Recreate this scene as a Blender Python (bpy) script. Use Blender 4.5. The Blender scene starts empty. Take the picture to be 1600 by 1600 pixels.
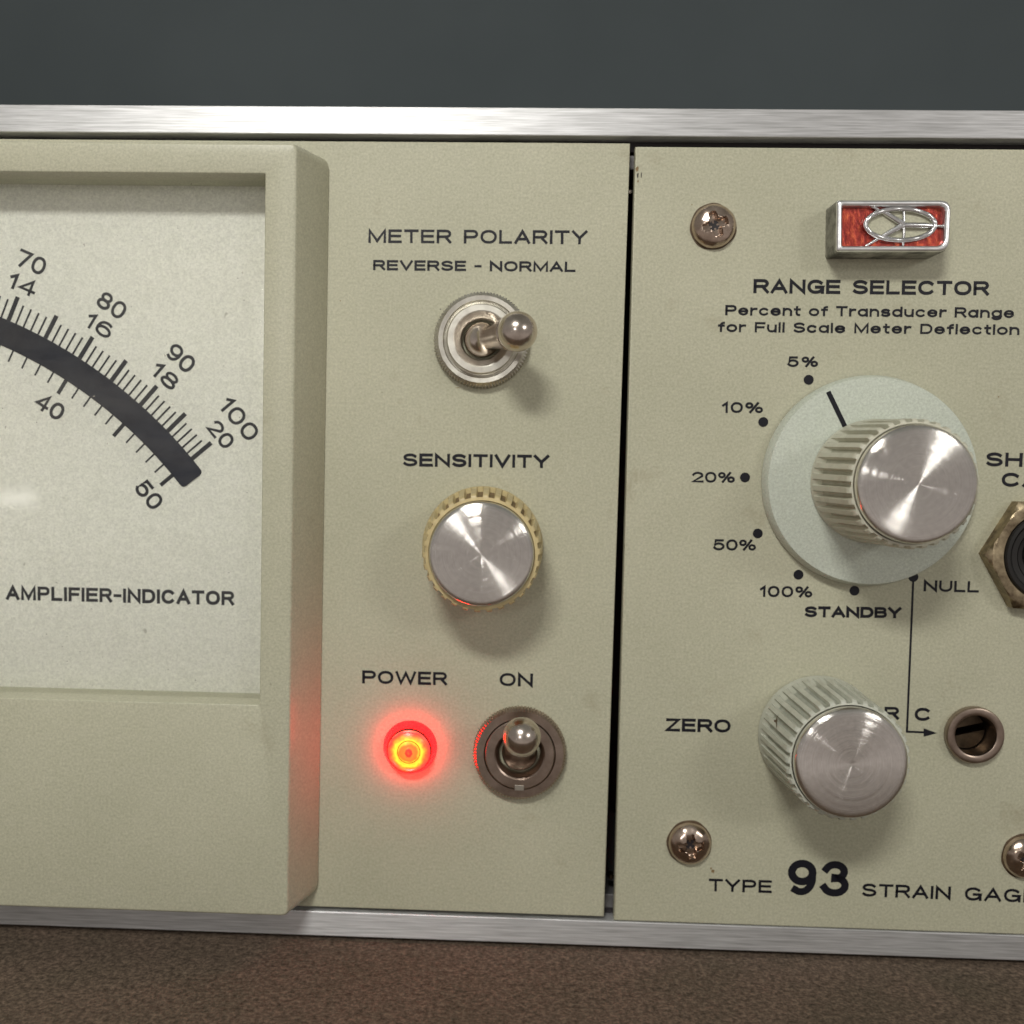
import bpy, bmesh, math, random
from mathutils import Vector, Matrix
random.seed(7)
sc = bpy.context.scene
col = sc.collection
MM = 0.001
ZT = 0.0862            # height of the panel origin above the table top (m)

# ------------------------------------------------------------------ camera
F, PX, PY, D = 1500.0, 722.0, 789.0, 164.8     # focal length and principal point in px of 1600, distance in mm
def cross(a, b): return Vector(a).cross(Vector(b))
nv = Vector((53.0, -77.0, 1500.0)).normalized()
xv = Vector((1.0, .02, 0.0)); xv.z = -(nv.x + .02 * nv.y) / nv.z; xv.normalize()
yv = nv.cross(xv)
def P(px, py, h=0.0):
    """point of the plane h mm in front of the panel that the photograph shows at (px, py) -> (u, v) in mm"""
    d = Vector(((px - PX) / F, (py - PY) / F, 1.0))
    t = (D - h) / d.dot(nv)
    return (t * d.dot(xv), -t * d.dot(yv))
cam = bpy.data.cameras.new('camera')
cam.sensor_width = 36.0; cam.sensor_fit = 'HORIZONTAL'
cam.lens = F / 1600 * 36
cam.shift_x = (800 - PX) / 1600; cam.shift_y = (PY - 800) / 1600
cam.clip_start = 0.005; cam.clip_end = 20
cam_ob = bpy.data.objects.new('camera', cam); col.objects.link(cam_ob)
R = Matrix(((xv.x, -xv.y, -xv.z, 0), (nv.x, -nv.y, -nv.z, 0), (-yv.x, yv.y, yv.z, 0), (0, 0, 0, 1)))
cam_ob.matrix_world = Matrix.Translation((0, -D * MM, ZT)) @ R
sc.camera = cam_ob
cam.dof.use_dof = True; cam.dof.focus_distance = 0.155; cam.dof.aperture_fstop = 14

# ------------------------------------------------------------------ world, lamps, exposure
w = bpy.data.worlds.new('World'); sc.world = w; w.use_nodes = True
nt = w.node_tree; nt.nodes.clear()
out = nt.nodes.new('ShaderNodeOutputWorld'); bg = nt.nodes.new('ShaderNodeBackground')
tc = nt.nodes.new('ShaderNodeTexCoord'); sp = nt.nodes.new('ShaderNodeSeparateXYZ')
rp = nt.nodes.new('ShaderNodeValToRGB'); mp = nt.nodes.new('ShaderNodeMapRange')
mp.inputs[1].default_value = -1; mp.inputs[2].default_value = 1
nt.links.new(tc.outputs['Generated'], sp.inputs[0]); nt.links.new(sp.outputs['Z'], mp.inputs[0])
nt.links.new(mp.outputs[0], rp.inputs[0]); nt.links.new(rp.outputs[0], bg.inputs[0]); nt.links.new(bg.outputs[0], out.inputs[0])
e = rp.color_ramp.elements
e[0].position = 0.08; e[0].color = (.42, .36, .32, 1)
e[1].position = 1.0; e[1].color = (.30, .30, .27, 1)
m0 = e.new(0.32); m0.color = (.66, .59, .545, 1)
m1 = e.new(0.47); m1.color = (.50, .455, .425, 1)
m2 = e.new(0.62); m2.color = (.44, .415, .385, 1)
bg.inputs[1].default_value = 0.60

def area(name, u, v, h, sx, sy, watts, colr, target=(0, -10, 0)):
    l = bpy.data.lights.new(name, 'AREA'); l.shape = 'RECTANGLE'; l.size = sx * MM; l.size_y = sy * MM
    l.energy = watts; l.color = colr
    o = bpy.data.objects.new(name, l); col.objects.link(o)
    o.location = (u * MM, -h * MM, ZT + v * MM)
    t = Vector((target[0] * MM, -target[2] * MM, ZT + target[1] * MM))
    o.rotation_euler = (t - o.location).to_track_quat('-Z', 'Y').to_euler()
    return o
area('ceiling_lamp_over_the_panel', -100, 330, 430, 140, 54, 1.7, (1, .985, .93))
area('lamp_at_upper_right', 800, 400, 950, 240, 170, 2.0, (1, .98, .93))
area('lamp_at_left', -232, 150, 950, 54, 90, .55, (1, .97, .93))
area('small_lamp_at_far_left', -485, -52, 800, 34, 12, .014, (1, .96, .9))
sc.view_settings.view_transform = 'Standard'; sc.view_settings.look = 'None'
sc.view_settings.exposure = 0.0; sc.view_settings.gamma = 1

# ------------------------------------------------------------------ materials
MATS = {}
def mat(name, base=(.5, .5, .5), rough=.5, metal=0.0, spec=.5, coat=0.0, build=None):
    m = bpy.data.materials.new(name); m.use_nodes = True; MATS[name] = m
    b = m.node_tree.nodes['Principled BSDF']
    b.inputs['Base Color'].default_value = (*base, 1); b.inputs['Roughness'].default_value = rough
    b.inputs['Metallic'].default_value = metal; b.inputs['Specular IOR Level'].default_value = spec
    b.inputs['Coat Weight'].default_value = coat
    if build: build(m.node_tree, b)
    return m
def N(nt, t, **kw):
    n = nt.nodes.new('ShaderNode' + t)
    for k, v in kw.items():
        if k.startswith('i_'):
            key = k[2:].replace('_', ' ')
            n.inputs[key].default_value = v
        else: setattr(n, k, v)
    return n
def noise(nt, scale, detail=4, rough=.55, stretch=None, obj=True):
    tc = N(nt, 'TexCoord'); mp = N(nt, 'Mapping')
    nt.links.new(tc.outputs['Object'], mp.inputs[0])
    if stretch: mp.inputs['Scale'].default_value = stretch
    n = N(nt, 'TexNoise', i_Scale=scale, i_Detail=detail, i_Roughness=rough)
    nt.links.new(mp.outputs[0], n.inputs['Vector'])
    return n.outputs[0]
def ramp(nt, src, stops):
    r = N(nt, 'ValToRGB'); el = r.color_ramp.elements
    el[0].position, el[0].color = stops[0][0], (*stops[0][1], 1)
    el[1].position, el[1].color = stops[-1][0], (*stops[-1][1], 1)
    for p, c in stops[1:-1]:
        q = el.new(p); q.color = (*c, 1)
    nt.links.new(src, r.inputs[0]); return r.outputs[0]
def mix(nt, a, b, fac, mode='MIX'):
    m = N(nt, 'Mix', data_type='RGBA', blend_type=mode)
    for s, v in ((0, fac), (6, a), (7, b)):
        if isinstance(v, (int, float)): m.inputs[s].default_value = v
        elif isinstance(v, tuple): m.inputs[s].default_value = (*v, 1)
        else: nt.links.new(v, m.inputs[s])
    return m.outputs[2]
def bump(nt, b, src, dist, strength=1.0):
    n = N(nt, 'Bump'); n.inputs['Strength'].default_value = strength; n.inputs['Distance'].default_value = dist
    nt.links.new(src, n.inputs['Height']); nt.links.new(n.outputs[0], b.inputs['Normal'])

def paint_build(c1, c2, dirt=(.24, .19, .11), dirtpos=(.60, .80), dirtamt=.35):
    def f(nt, b):
        big = noise(nt, 28, 3)
        fine = noise(nt, 2400, 3, .75)
        c = ramp(nt, big, [(.3, c1), (.7, c2)])
        c = mix(nt, c, ramp(nt, fine, [(.3, (.68, .68, .68)), (.7, (1.24, 1.24, 1.24))]), .6, 'MULTIPLY')
        mid = noise(nt, 700, 3, .6)
        c = mix(nt, c, ramp(nt, mid, [(.35, (.955, .96, .94)), (.65, (1.03, 1.025, 1.035))]), .5, 'MULTIPLY')
        # sparse grime spots with a shape of their own
        g = noise(nt, 62, 5, .72)
        gf = ramp(nt, g, [(dirtpos[0], (0, 0, 0)), (dirtpos[1], (min(1, dirtamt * 1.4),) * 3)])
        c = mix(nt, c, dirt, gf)
        s = noise(nt, 420, 2, .5)
        sf = ramp(nt, s, [(.76, (0, 0, 0)), (.80, (.4,) * 3)])
        c = mix(nt, c, (.12, .10, .07), sf)
        nt.links.new(c, b.inputs['Base Color'])
        bump(nt, b, mid, .00002, .5)
    return f
CR1, CR2 = (.440, .432, .318), (.502, .490, .368)
mat('panel_paint', rough=.48, spec=.35, build=paint_build(CR1, CR2))
mat('bezel_plastic', rough=.34, spec=.4, build=paint_build((.455, .447, .332), (.510, .498, .376)))
mat('dial_paper', rough=.6, spec=.2, build=paint_build((.80, .80, .72), (.83, .825, .745), dirt=(.5, .47, .36), dirtamt=.15))
mat('print_ink', (.008, .008, .013), .45, spec=.3)
mat('meter_ink', (.022, .023, .029), .5, spec=.3)
def band(nt, b):
    n = noise(nt, 260, 4)
    nt.links.new(ramp(nt, n, [(.3, (.014, .017, .028)), (.75, (.034, .038, .052))]), b.inputs['Base Color'])
mat('mirror_band', (.06, .065, .085), .30, metal=.55, build=band)
def alu(nt, b):
    n = noise(nt, 3000, 3, .6, (.035, 1, .4))
    n2 = noise(nt, 1500, 2, .5, (.10, 1, 1))
    nt.links.new(ramp(nt, n, [(.3, (.50, .50, .50)), (.7, (.80, .80, .81))]), b.inputs['Base Color'])
    b.inputs['Anisotropic'].default_value = .6
    cx = N(nt, 'CombineXYZ'); cx.inputs[2].default_value = 1
    nt.links.new(cx.outputs[0], b.inputs['Tangent'])
    bump(nt, b, n, .00002, .6)
mat('brushed_rail', rough=.55, metal=1, build=alu)
def turned(nt, b):
    tc = N(nt, 'TexCoord'); sp = N(nt, 'SeparateXYZ'); nt.links.new(tc.outputs['Object'], sp.inputs[0])
    cx = N(nt, 'CombineXYZ'); nt.links.new(sp.outputs[0], cx.inputs[0]); nt.links.new(sp.outputs[1], cx.inputs[1])
    ln = N(nt, 'VectorMath', operation='LENGTH'); nt.links.new(cx.outputs[0], ln.inputs[0])
    n = N(nt, 'TexNoise', noise_dimensions='1D', i_Scale=9000, i_Detail=3)
    nt.links.new(ln.outputs['Value'], n.inputs['W'])
    fine = noise(nt, 1200, 3)
    c = ramp(nt, n.outputs[0], [(.3, (.73, .70, .66)), (.7, (.84, .81, .765))])
    c = mix(nt, c, ramp(nt, fine, [(.3, (.9, .9, .9)), (.7, (1.05, 1.05, 1.05))]), .6, 'MULTIPLY')
    nt.links.new(c, b.inputs['Base Color'])
    # concentric lathe grooves: each one tips the surface a little along the radius
    g = N(nt, 'TexWhiteNoise', noise_dimensions='1D'); sc1 = N(nt, 'Math', operation='MULTIPLY'); sc1.inputs[1].default_value = 450000
    fl = N(nt, 'Math', operation='FLOOR'); nt.links.new(ln.outputs['Value'], sc1.inputs[0]); nt.links.new(sc1.outputs[0], fl.inputs[0]); nt.links.new(fl.outputs[0], g.inputs['W'])
    g2 = N(nt, 'TexWhiteNoise', noise_dimensions='1D'); ad = N(nt, 'Math', operation='ADD'); ad.inputs[1].default_value = 91.7
    nt.links.new(fl.outputs[0], ad.inputs[0]); nt.links.new(ad.outputs[0], g2.inputs['W'])
    sm_ = N(nt, 'Math', operation='ADD'); nt.links.new(g.outputs['Value'], sm_.inputs[0]); nt.links.new(g2.outputs['Value'], sm_.inputs[1])
    ce = N(nt, 'Math', operation='MULTIPLY_ADD'); ce.inputs[1].default_value = .42; ce.inputs[2].default_value = -.42; nt.links.new(sm_.outputs[0], ce.inputs[0])
    nr = N(nt, 'VectorMath', operation='NORMALIZE'); nt.links.new(cx.outputs[0], nr.inputs[0])
    vt = N(nt, 'VectorTransform', vector_type='VECTOR', convert_from='OBJECT', convert_to='WORLD'); nt.links.new(nr.outputs[0], vt.inputs[0])
    scv = N(nt, 'VectorMath', operation='SCALE'); nt.links.new(vt.outputs[0], scv.inputs[0]); nt.links.new(ce.outputs[0], scv.inputs['Scale'])
    ge = N(nt, 'NewGeometry'); av = N(nt, 'VectorMath', operation='ADD'); nt.links.new(ge.outputs['Normal'], av.inputs[0]); nt.links.new(scv.outputs[0], av.inputs[1])
    nn = N(nt, 'VectorMath', operation='NORMALIZE'); nt.links.new(av.outputs[0], nn.inputs[0]); nt.links.new(nn.outputs[0], b.inputs['Normal'])
mat('turned_aluminium', rough=.14, metal=1, build=turned)
def knobp(c1, c2, d):
    def f(nt, b):
        n = noise(nt, 420, 4)
        c = ramp(nt, n, [(.3, c1), (.7, c2)])
        g = noise(nt, 150, 5, .75)
        c = mix(nt, c, d, ramp(nt, g, [(.52, (0, 0, 0)), (.75, (.5,) * 3)]))
        nt.links.new(c, b.inputs['Base Color'])
        bump(nt, b, n, .00006, .5)
    return f
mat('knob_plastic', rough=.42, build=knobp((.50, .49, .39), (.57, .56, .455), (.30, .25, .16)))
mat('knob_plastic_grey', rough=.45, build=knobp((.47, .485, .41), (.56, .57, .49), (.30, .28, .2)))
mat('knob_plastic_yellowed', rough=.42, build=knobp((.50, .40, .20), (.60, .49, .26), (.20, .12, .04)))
mat('dark_dirt_and_shade', rough=.7, build=knobp((.07, .045, .025), (.13, .09, .05), (.03, .02, .01)))  # stain on the zero knob, and painted contact shade round the screws
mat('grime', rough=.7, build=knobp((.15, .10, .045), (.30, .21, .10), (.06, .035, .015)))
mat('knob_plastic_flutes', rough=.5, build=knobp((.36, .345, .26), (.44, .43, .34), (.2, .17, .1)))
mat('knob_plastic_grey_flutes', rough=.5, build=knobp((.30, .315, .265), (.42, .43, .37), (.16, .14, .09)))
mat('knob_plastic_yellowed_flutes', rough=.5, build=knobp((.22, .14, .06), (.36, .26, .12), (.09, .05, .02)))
mat('skirt_plastic', rough=.5, spec=.3, build=paint_build((.53, .57, .49), (.57, .605, .525), dirt=(.35, .36, .28), dirtamt=.25))
def nick(c1, c2, r0, r1):
    def f(nt, b):
        n = noise(nt, 320, 5, .65)
        nt.links.new(ramp(nt, n, [(.35, c1), (.65, c2)]), b.inputs['Base Color'])
        mr = N(nt, 'MapRange'); mr.inputs[3].default_value = r0; mr.inputs[4].default_value = r1
        nt.links.new(n, mr.inputs[0]); nt.links.new(mr.outputs[0], b.inputs['Roughness'])
        bump(nt, b, noise(nt, 700, 3), .00003, .4)
    return f
mat('nickel', metal=1, build=nick((.52, .45, .39), (.70, .62, .55), .14, .28))
mat('nickel_matt', metal=1, build=nick((.55, .52, .46), (.72, .70, .62), .26, .42))
mat('tarnished_nickel', metal=1, build=nick((.30, .235, .19), (.44, .35, .29), .22, .4))
mat('screw_nickel', metal=1, build=nick((.42, .33, .26), (.62, .50, .42), .12, .3))
mat('aged_brass', metal=1, build=nick((.13, .095, .06), (.50, .41, .27), .3, .55))
mat('dark_brass', metal=1, build=nick((.05, .04, .028), (.12, .09, .06), .3, .5))
mat('black_plastic', (.012, .011, .010), .35)
mat('inner_dark', (.012, .008, .010), .6)
mat('inner_grey', (.16, .155, .155), .45, metal=.4)
mat('case_paint', (.10, .11, .115), .5)
mat('chrome', (.86, .86, .88), .06, metal=1)
mat('badge_side', metal=1, build=nick((.08, .08, .072), (.52, .51, .48), .3, .6))
mat('badge_chrome', metal=1, build=nick((.80, .80, .81), (.95, .95, .95), .25, .42))
mat('cast_chrome', metal=1, build=nick((.66, .66, .66), (.9, .9, .91), .14, .30))
def enamel(nt, b):
    n = noise(nt, 1500, 4, .7, (1.0, .35, 1))
    nt.links.new(ramp(nt, n, [(.3, (.13, .008, .010)), (.52, (.33, .032, .018)), (.75, (.74, .16, .06))]), b.inputs['Base Color'])
    bump(nt, b, n, .00012, .9)
mat('red_enamel', rough=.28, metal=.6, coat=.6, build=enamel)
def tabl(nt, b):
    n = noise(nt, 800, 4, .75); n2 = noise(nt, 60, 3); n3 = noise(nt, 1600, 2, .6)
    c = ramp(nt, n, [(.3, (.056, .041, .030)), (.7, (.185, .138, .102))])
    c = mix(nt, c, ramp(nt, n2, [(.3, (.8, .84, .8)), (.7, (1.15, 1.08, 1.1))]), .8, 'MULTIPLY')
    c = mix(nt, c, ramp(nt, n3, [(.3, (.65, .65, .65)), (.7, (1.3, 1.3, 1.3))]), .8, 'MULTIPLY')
    nt.links.new(c, b.inputs['Base Color']); bump(nt, b, n, .0004, .8)
mat('table_top', rough=.85, spec=.2, build=tabl)
def wl(nt, b):
    n = noise(nt, 5, 3); n2 = noise(nt, 900, 2, .7)
    c = ramp(nt, n, [(.3, (.116, .141, .150)), (.7, (.138, .166, .176))])
    c = mix(nt, c, ramp(nt, n2, [(.3, (.86, .86, .86)), (.7, (1.12, 1.12, 1.12))]), .7, 'MULTIPLY')
    nt.links.new(c, b.inputs['Base Color'])
mat('wall_paint', rough=.8, spec=.2, build=wl)
def glass(nt, b):
    o = [n for n in nt.nodes if n.type == 'OUTPUT_MATERIAL'][0]
    nt.nodes.remove(b)
    t = N(nt, 'BsdfTransparent'); t.inputs[0].default_value = (.98, .985, .98, 1)
    g = N(nt, 'BsdfAnisotropic'); g.inputs['Roughness'].default_value = .06
    fr = N(nt, 'Fresnel', i_IOR=1.45); m = N(nt, 'MixShader')
    nt.links.new(fr.outputs[0], m.inputs[0]); nt.links.new(t.outputs[0], m.inputs[1]); nt.links.new(g.outputs[0], m.inputs[2])
    # thin film of dust wiped in streaks, and single specks
    d = N(nt, 'BsdfDiffuse'); d.inputs[0].default_value = (.62, .58, .5, 1); m2 = N(nt, 'MixShader')
    st = ramp(nt, noise(nt, 90, 5, .7, (.25, 1, 1)), [(.35, (.0, .0, .0)), (.75, (.09, .09, .09))])
    sk_ = ramp(nt, noise(nt, 1100, 2, .5), [(.74, (0, 0, 0)), (.80, (.5, .5, .5))])
    sm = N(nt, 'Math', operation='MAXIMUM'); nt.links.new(st, sm.inputs[0]); nt.links.new(sk_, sm.inputs[1])
    nt.links.new(sm.outputs[0], m2.inputs[0]); nt.links.new(m.outputs[0], m2.inputs[1]); nt.links.new(d.outputs[0], m2.inputs[2])
    nt.links.new(m2.outputs[0], o.inputs[0])
mat('meter_glass', build=glass)
def glow(colr, s):
    def f(nt, b):
        b.inputs['Emission Color'].default_value = (*colr, 1); b.inputs['Emission Strength'].default_value = s
    return f
mat('lamp_glow_side', (.4, .01, .01), .3, build=glow((1, .0010, .0014), 22))
def lensf(nt, b):
    tc = N(nt, 'TexCoord'); sp = N(nt, 'SeparateXYZ'); nt.links.new(tc.outputs['Object'], sp.inputs[0])
    cx = N(nt, 'CombineXYZ'); nt.links.new(sp.outputs[0], cx.inputs[0]); nt.links.new(sp.outputs[1], cx.inputs[1])
    # the filament sits a little low and to the left of the middle: shift the ring pattern with it
    sh = N(nt, 'VectorMath', operation='ADD'); sh.inputs[1].default_value = (.00005, .00022, 0)
    nt.links.new(cx.outputs[0], sh.inputs[0])
    ln = N(nt, 'VectorMath', operation='LENGTH'); nt.links.new(sh.outputs[0], ln.inputs[0])
    nz = noise(nt, 700, 3, .6)
    ml = N(nt, 'Math', operation='MULTIPLY_ADD'); ml.inputs[1].default_value = 1 / .0042
    nt.links.new(ln.outputs['Value'], ml.inputs[0])
    m2 = N(nt, 'Math', operation='MULTIPLY_ADD'); m2.inputs[1].default_value = .34; m2.inputs[2].default_value = -.17
    nt.links.new(nz, m2.inputs[0]); nt.links.new(m2.outputs[0], ml.inputs[2])
    c = ramp(nt, ml.outputs[0], [(.0, (1, .11, .03)), (.13, (.9, .02, .02)), (.2, (1, .2, .03)), (.36, (1, .16, .02)), (.42, (1, .42, .03)),
                                 (.54, (1, .72, .04)), (.64, (1, .34, .03)), (.74, (1, .11, .03)), (.86, (1, .04, .04)), (.93, (1, .16, .08)), (1.0, (.7, .006, .012))])
    nt.links.new(c, b.inputs['Emission Color']); b.inputs['Emission Strength'].default_value = 1.5
mat('lens_red', (.18, .004, .006), .3)
mat('lamp_lens', (.25, .02, .01), .3, build=lensf)
M = MATS

# ------------------------------------------------------------------ object helpers
# every mesh of the instrument is modelled in millimetres in the panel's frame: x right, y up, z out of the panel
def link(name, me, m, parent=None, loc=(0, 0, 0), rot=None):
    o = bpy.data.objects.new(name, me); col.objects.link(o)
    if m is not None and me is not None:
        if not len(me.materials):
          for k in (m if isinstance(m, (list, tuple)) else [m]): me.materials.append(M[k])
    o.location = [c * MM for c in loc]
    if rot: o.rotation_euler = rot
    if parent: o.parent = parent
    return o
def mesh(name, vs, fs, smooth=False, mi=None):
    me = bpy.data.meshes.new(name); me.from_pydata([(x * MM, y * MM, z * MM) for x, y, z in vs], [], fs)
    me.update()
    if smooth is True: me.polygons.foreach_set('use_smooth', [True] * len(me.polygons))
    if mi: me.polygons.foreach_set('material_index', mi)
    return me
def sharp(me, deg=35):
    me.polygons.foreach_set('use_smooth', [True] * len(me.polygons))
    bm = bmesh.new(); bm.from_mesh(me)
    for ed in bm.edges:
        if len(ed.link_faces) == 2 and ed.calc_face_angle(0) > math.radians(deg): ed.smooth = False
    bm.to_mesh(me); bm.free(); return me
def box(name, x0, x1, y0, y1, z0, z1, bev=0.0):
    bm = bmesh.new()
    vs = [bm.verts.new((x * MM, y * MM, z * MM)) for x in (x0, x1) for y in (y0, y1) for z in (z0, z1)]
    for f in ((0, 1, 3, 2), (4, 6, 7, 5), (0, 4, 5, 1), (2, 3, 7, 6), (0, 2, 6, 4), (1, 5, 7, 3)): bm.faces.new([vs[i] for i in f])
    bmesh.ops.recalc_face_normals(bm, faces=bm.faces)
    if bev: bmesh.ops.bevel(bm, geom=bm.edges[:], offset=bev * MM, segments=2, affect='EDGES', profile=.5)
    me = bpy.data.meshes.new(name); bm.to_mesh(me); bm.free(); return me
def lathe(name, prof, n=96, rfun=None, closed=False, deg=35):
    """prof: list of (r, z); rfun(k, theta, r, z) may alter r"""
    vs, fs = [], []
    rows = []
    for k, (r, z) in enumerate(prof):
        if r < 1e-6: rows.append([len(vs)]); vs.append((0, 0, z)); continue
        row = []
        for i in range(n):
            a = 2 * math.pi * i / n; rr = rfun(k, a, r, z) if rfun else r
            row.append(len(vs)); vs.append((rr * math.cos(a), rr * math.sin(a), z))
        rows.append(row)
    for a, b in zip(rows, rows[1:]):
        if len(a) == 1 and len(b) == 1: continue
        for i in range(n):
            j = (i + 1) % n
            if len(a) == 1: fs.append((a[0], b[i], b[j]) )
            elif len(b) == 1: fs.append((a[i], a[j], b[0]))
            else: fs.append((a[i], a[j], b[j], b[i]))
    me = mesh(name, vs, fs)
    bm = bmesh.new(); bm.from_mesh(me); bmesh.ops.recalc_face_normals(bm, faces=bm.faces); bm.to_mesh(me); bm.free()
    return sharp(me, deg)
def qring(c, r, h, n=8):
    """rounded quad ring: c = four (x, y) corners counter-clockwise, r corner radius (one or four)"""
    rs = r if isinstance(r, (list, tuple)) else [r] * 4
    pts = []
    for i in range(4):
        p = Vector(c[i]); a = (Vector(c[i - 1]) - p).normalized(); b = (Vector(c[(i + 1) % 4]) - p).normalized(); rr = rs[i]
        p0, p1 = p + a * rr, p + b * rr
        for k in range(n + 1):
            t = k / n
            # circular-like blend
            q = p0 * (1 - t) ** 2 + p * (2 * t * (1 - t) * .98) + p1 * t ** 2 + p * 0.02 * 2 * t * (1 - t)
            pts.append((q.x, q.y, h))
    return pts
def rings(name, rl, cap_first=False, cap_last=False, deg=35, mi=None):
    n = len(rl[0]); vs = [p for r in rl for p in r]; fs = []; ix = []
    for k in range(len(rl) - 1):
        for i in range(n):
            j = (i + 1) % n; fs.append((k * n + i, k * n + j, (k + 1) * n + j, (k + 1) * n + i)); ix.append(mi[k] if mi else 0)
    if cap_last: fs.append(tuple((len(rl) - 1) * n + i for i in range(n))); ix.append(mi[-1] if mi else 0)
    if cap_first: fs.append(tuple(reversed(range(n)))); ix.append(0)
    return sharp(mesh(name, vs, fs, mi=ix), deg)
def rect(x0, x1, y0, y1): return [(x0, y0), (x1, y0), (x1, y1), (x0, y1)]
def plate(name, outer, holes, z0, z1, bev):
    """flat plate with round holes through it, bevelled"""
    cu = bpy.data.curves.new(name, 'CURVE'); cu.dimensions = '2D'; cu.fill_mode = 'BOTH'
    def poly(pts):
        s = cu.splines.new('POLY'); s.points.add(len(pts) - 1)
        for q, p in zip(s.points, pts): q.co = (p[0] * MM, p[1] * MM, 0, 1)
        s.use_cyclic_u = True
    poly(outer)
    for x, y, r in holes: poly([(x + r * math.cos(2 * math.pi * i / 64), y + r * math.sin(2 * math.pi * i / 64)) for i in range(64)])
    cu.extrude = ((z1 - z0) / 2 - bev) * MM; cu.bevel_depth = bev * MM; cu.bevel_resolution = 2; cu.offset = -bev * MM
    o = bpy.data.objects.new('tmp', cu); col.objects.link(o)
    me = bpy.data.meshes.new_from_object(o.evaluated_get(bpy.context.evaluated_depsgraph_get()))
    bpy.data.objects.remove(o)
    me.transform(Matrix.Translation((0, 0, (z0 + z1) / 2 * MM)))
    me.name = name
    return sharp(me, 30)
def root(name, label, cat, u, v, h, group=None):
    o = bpy.data.objects.new(name, None); col.objects.link(o); o.empty_display_size = .01
    o.location = (u * MM, -h * MM, ZT + v * MM); o.rotation_euler = (math.pi / 2, 0, 0)
    o['label'] = label; o['category'] = cat
    if group: o['group'] = group
    return o

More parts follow.
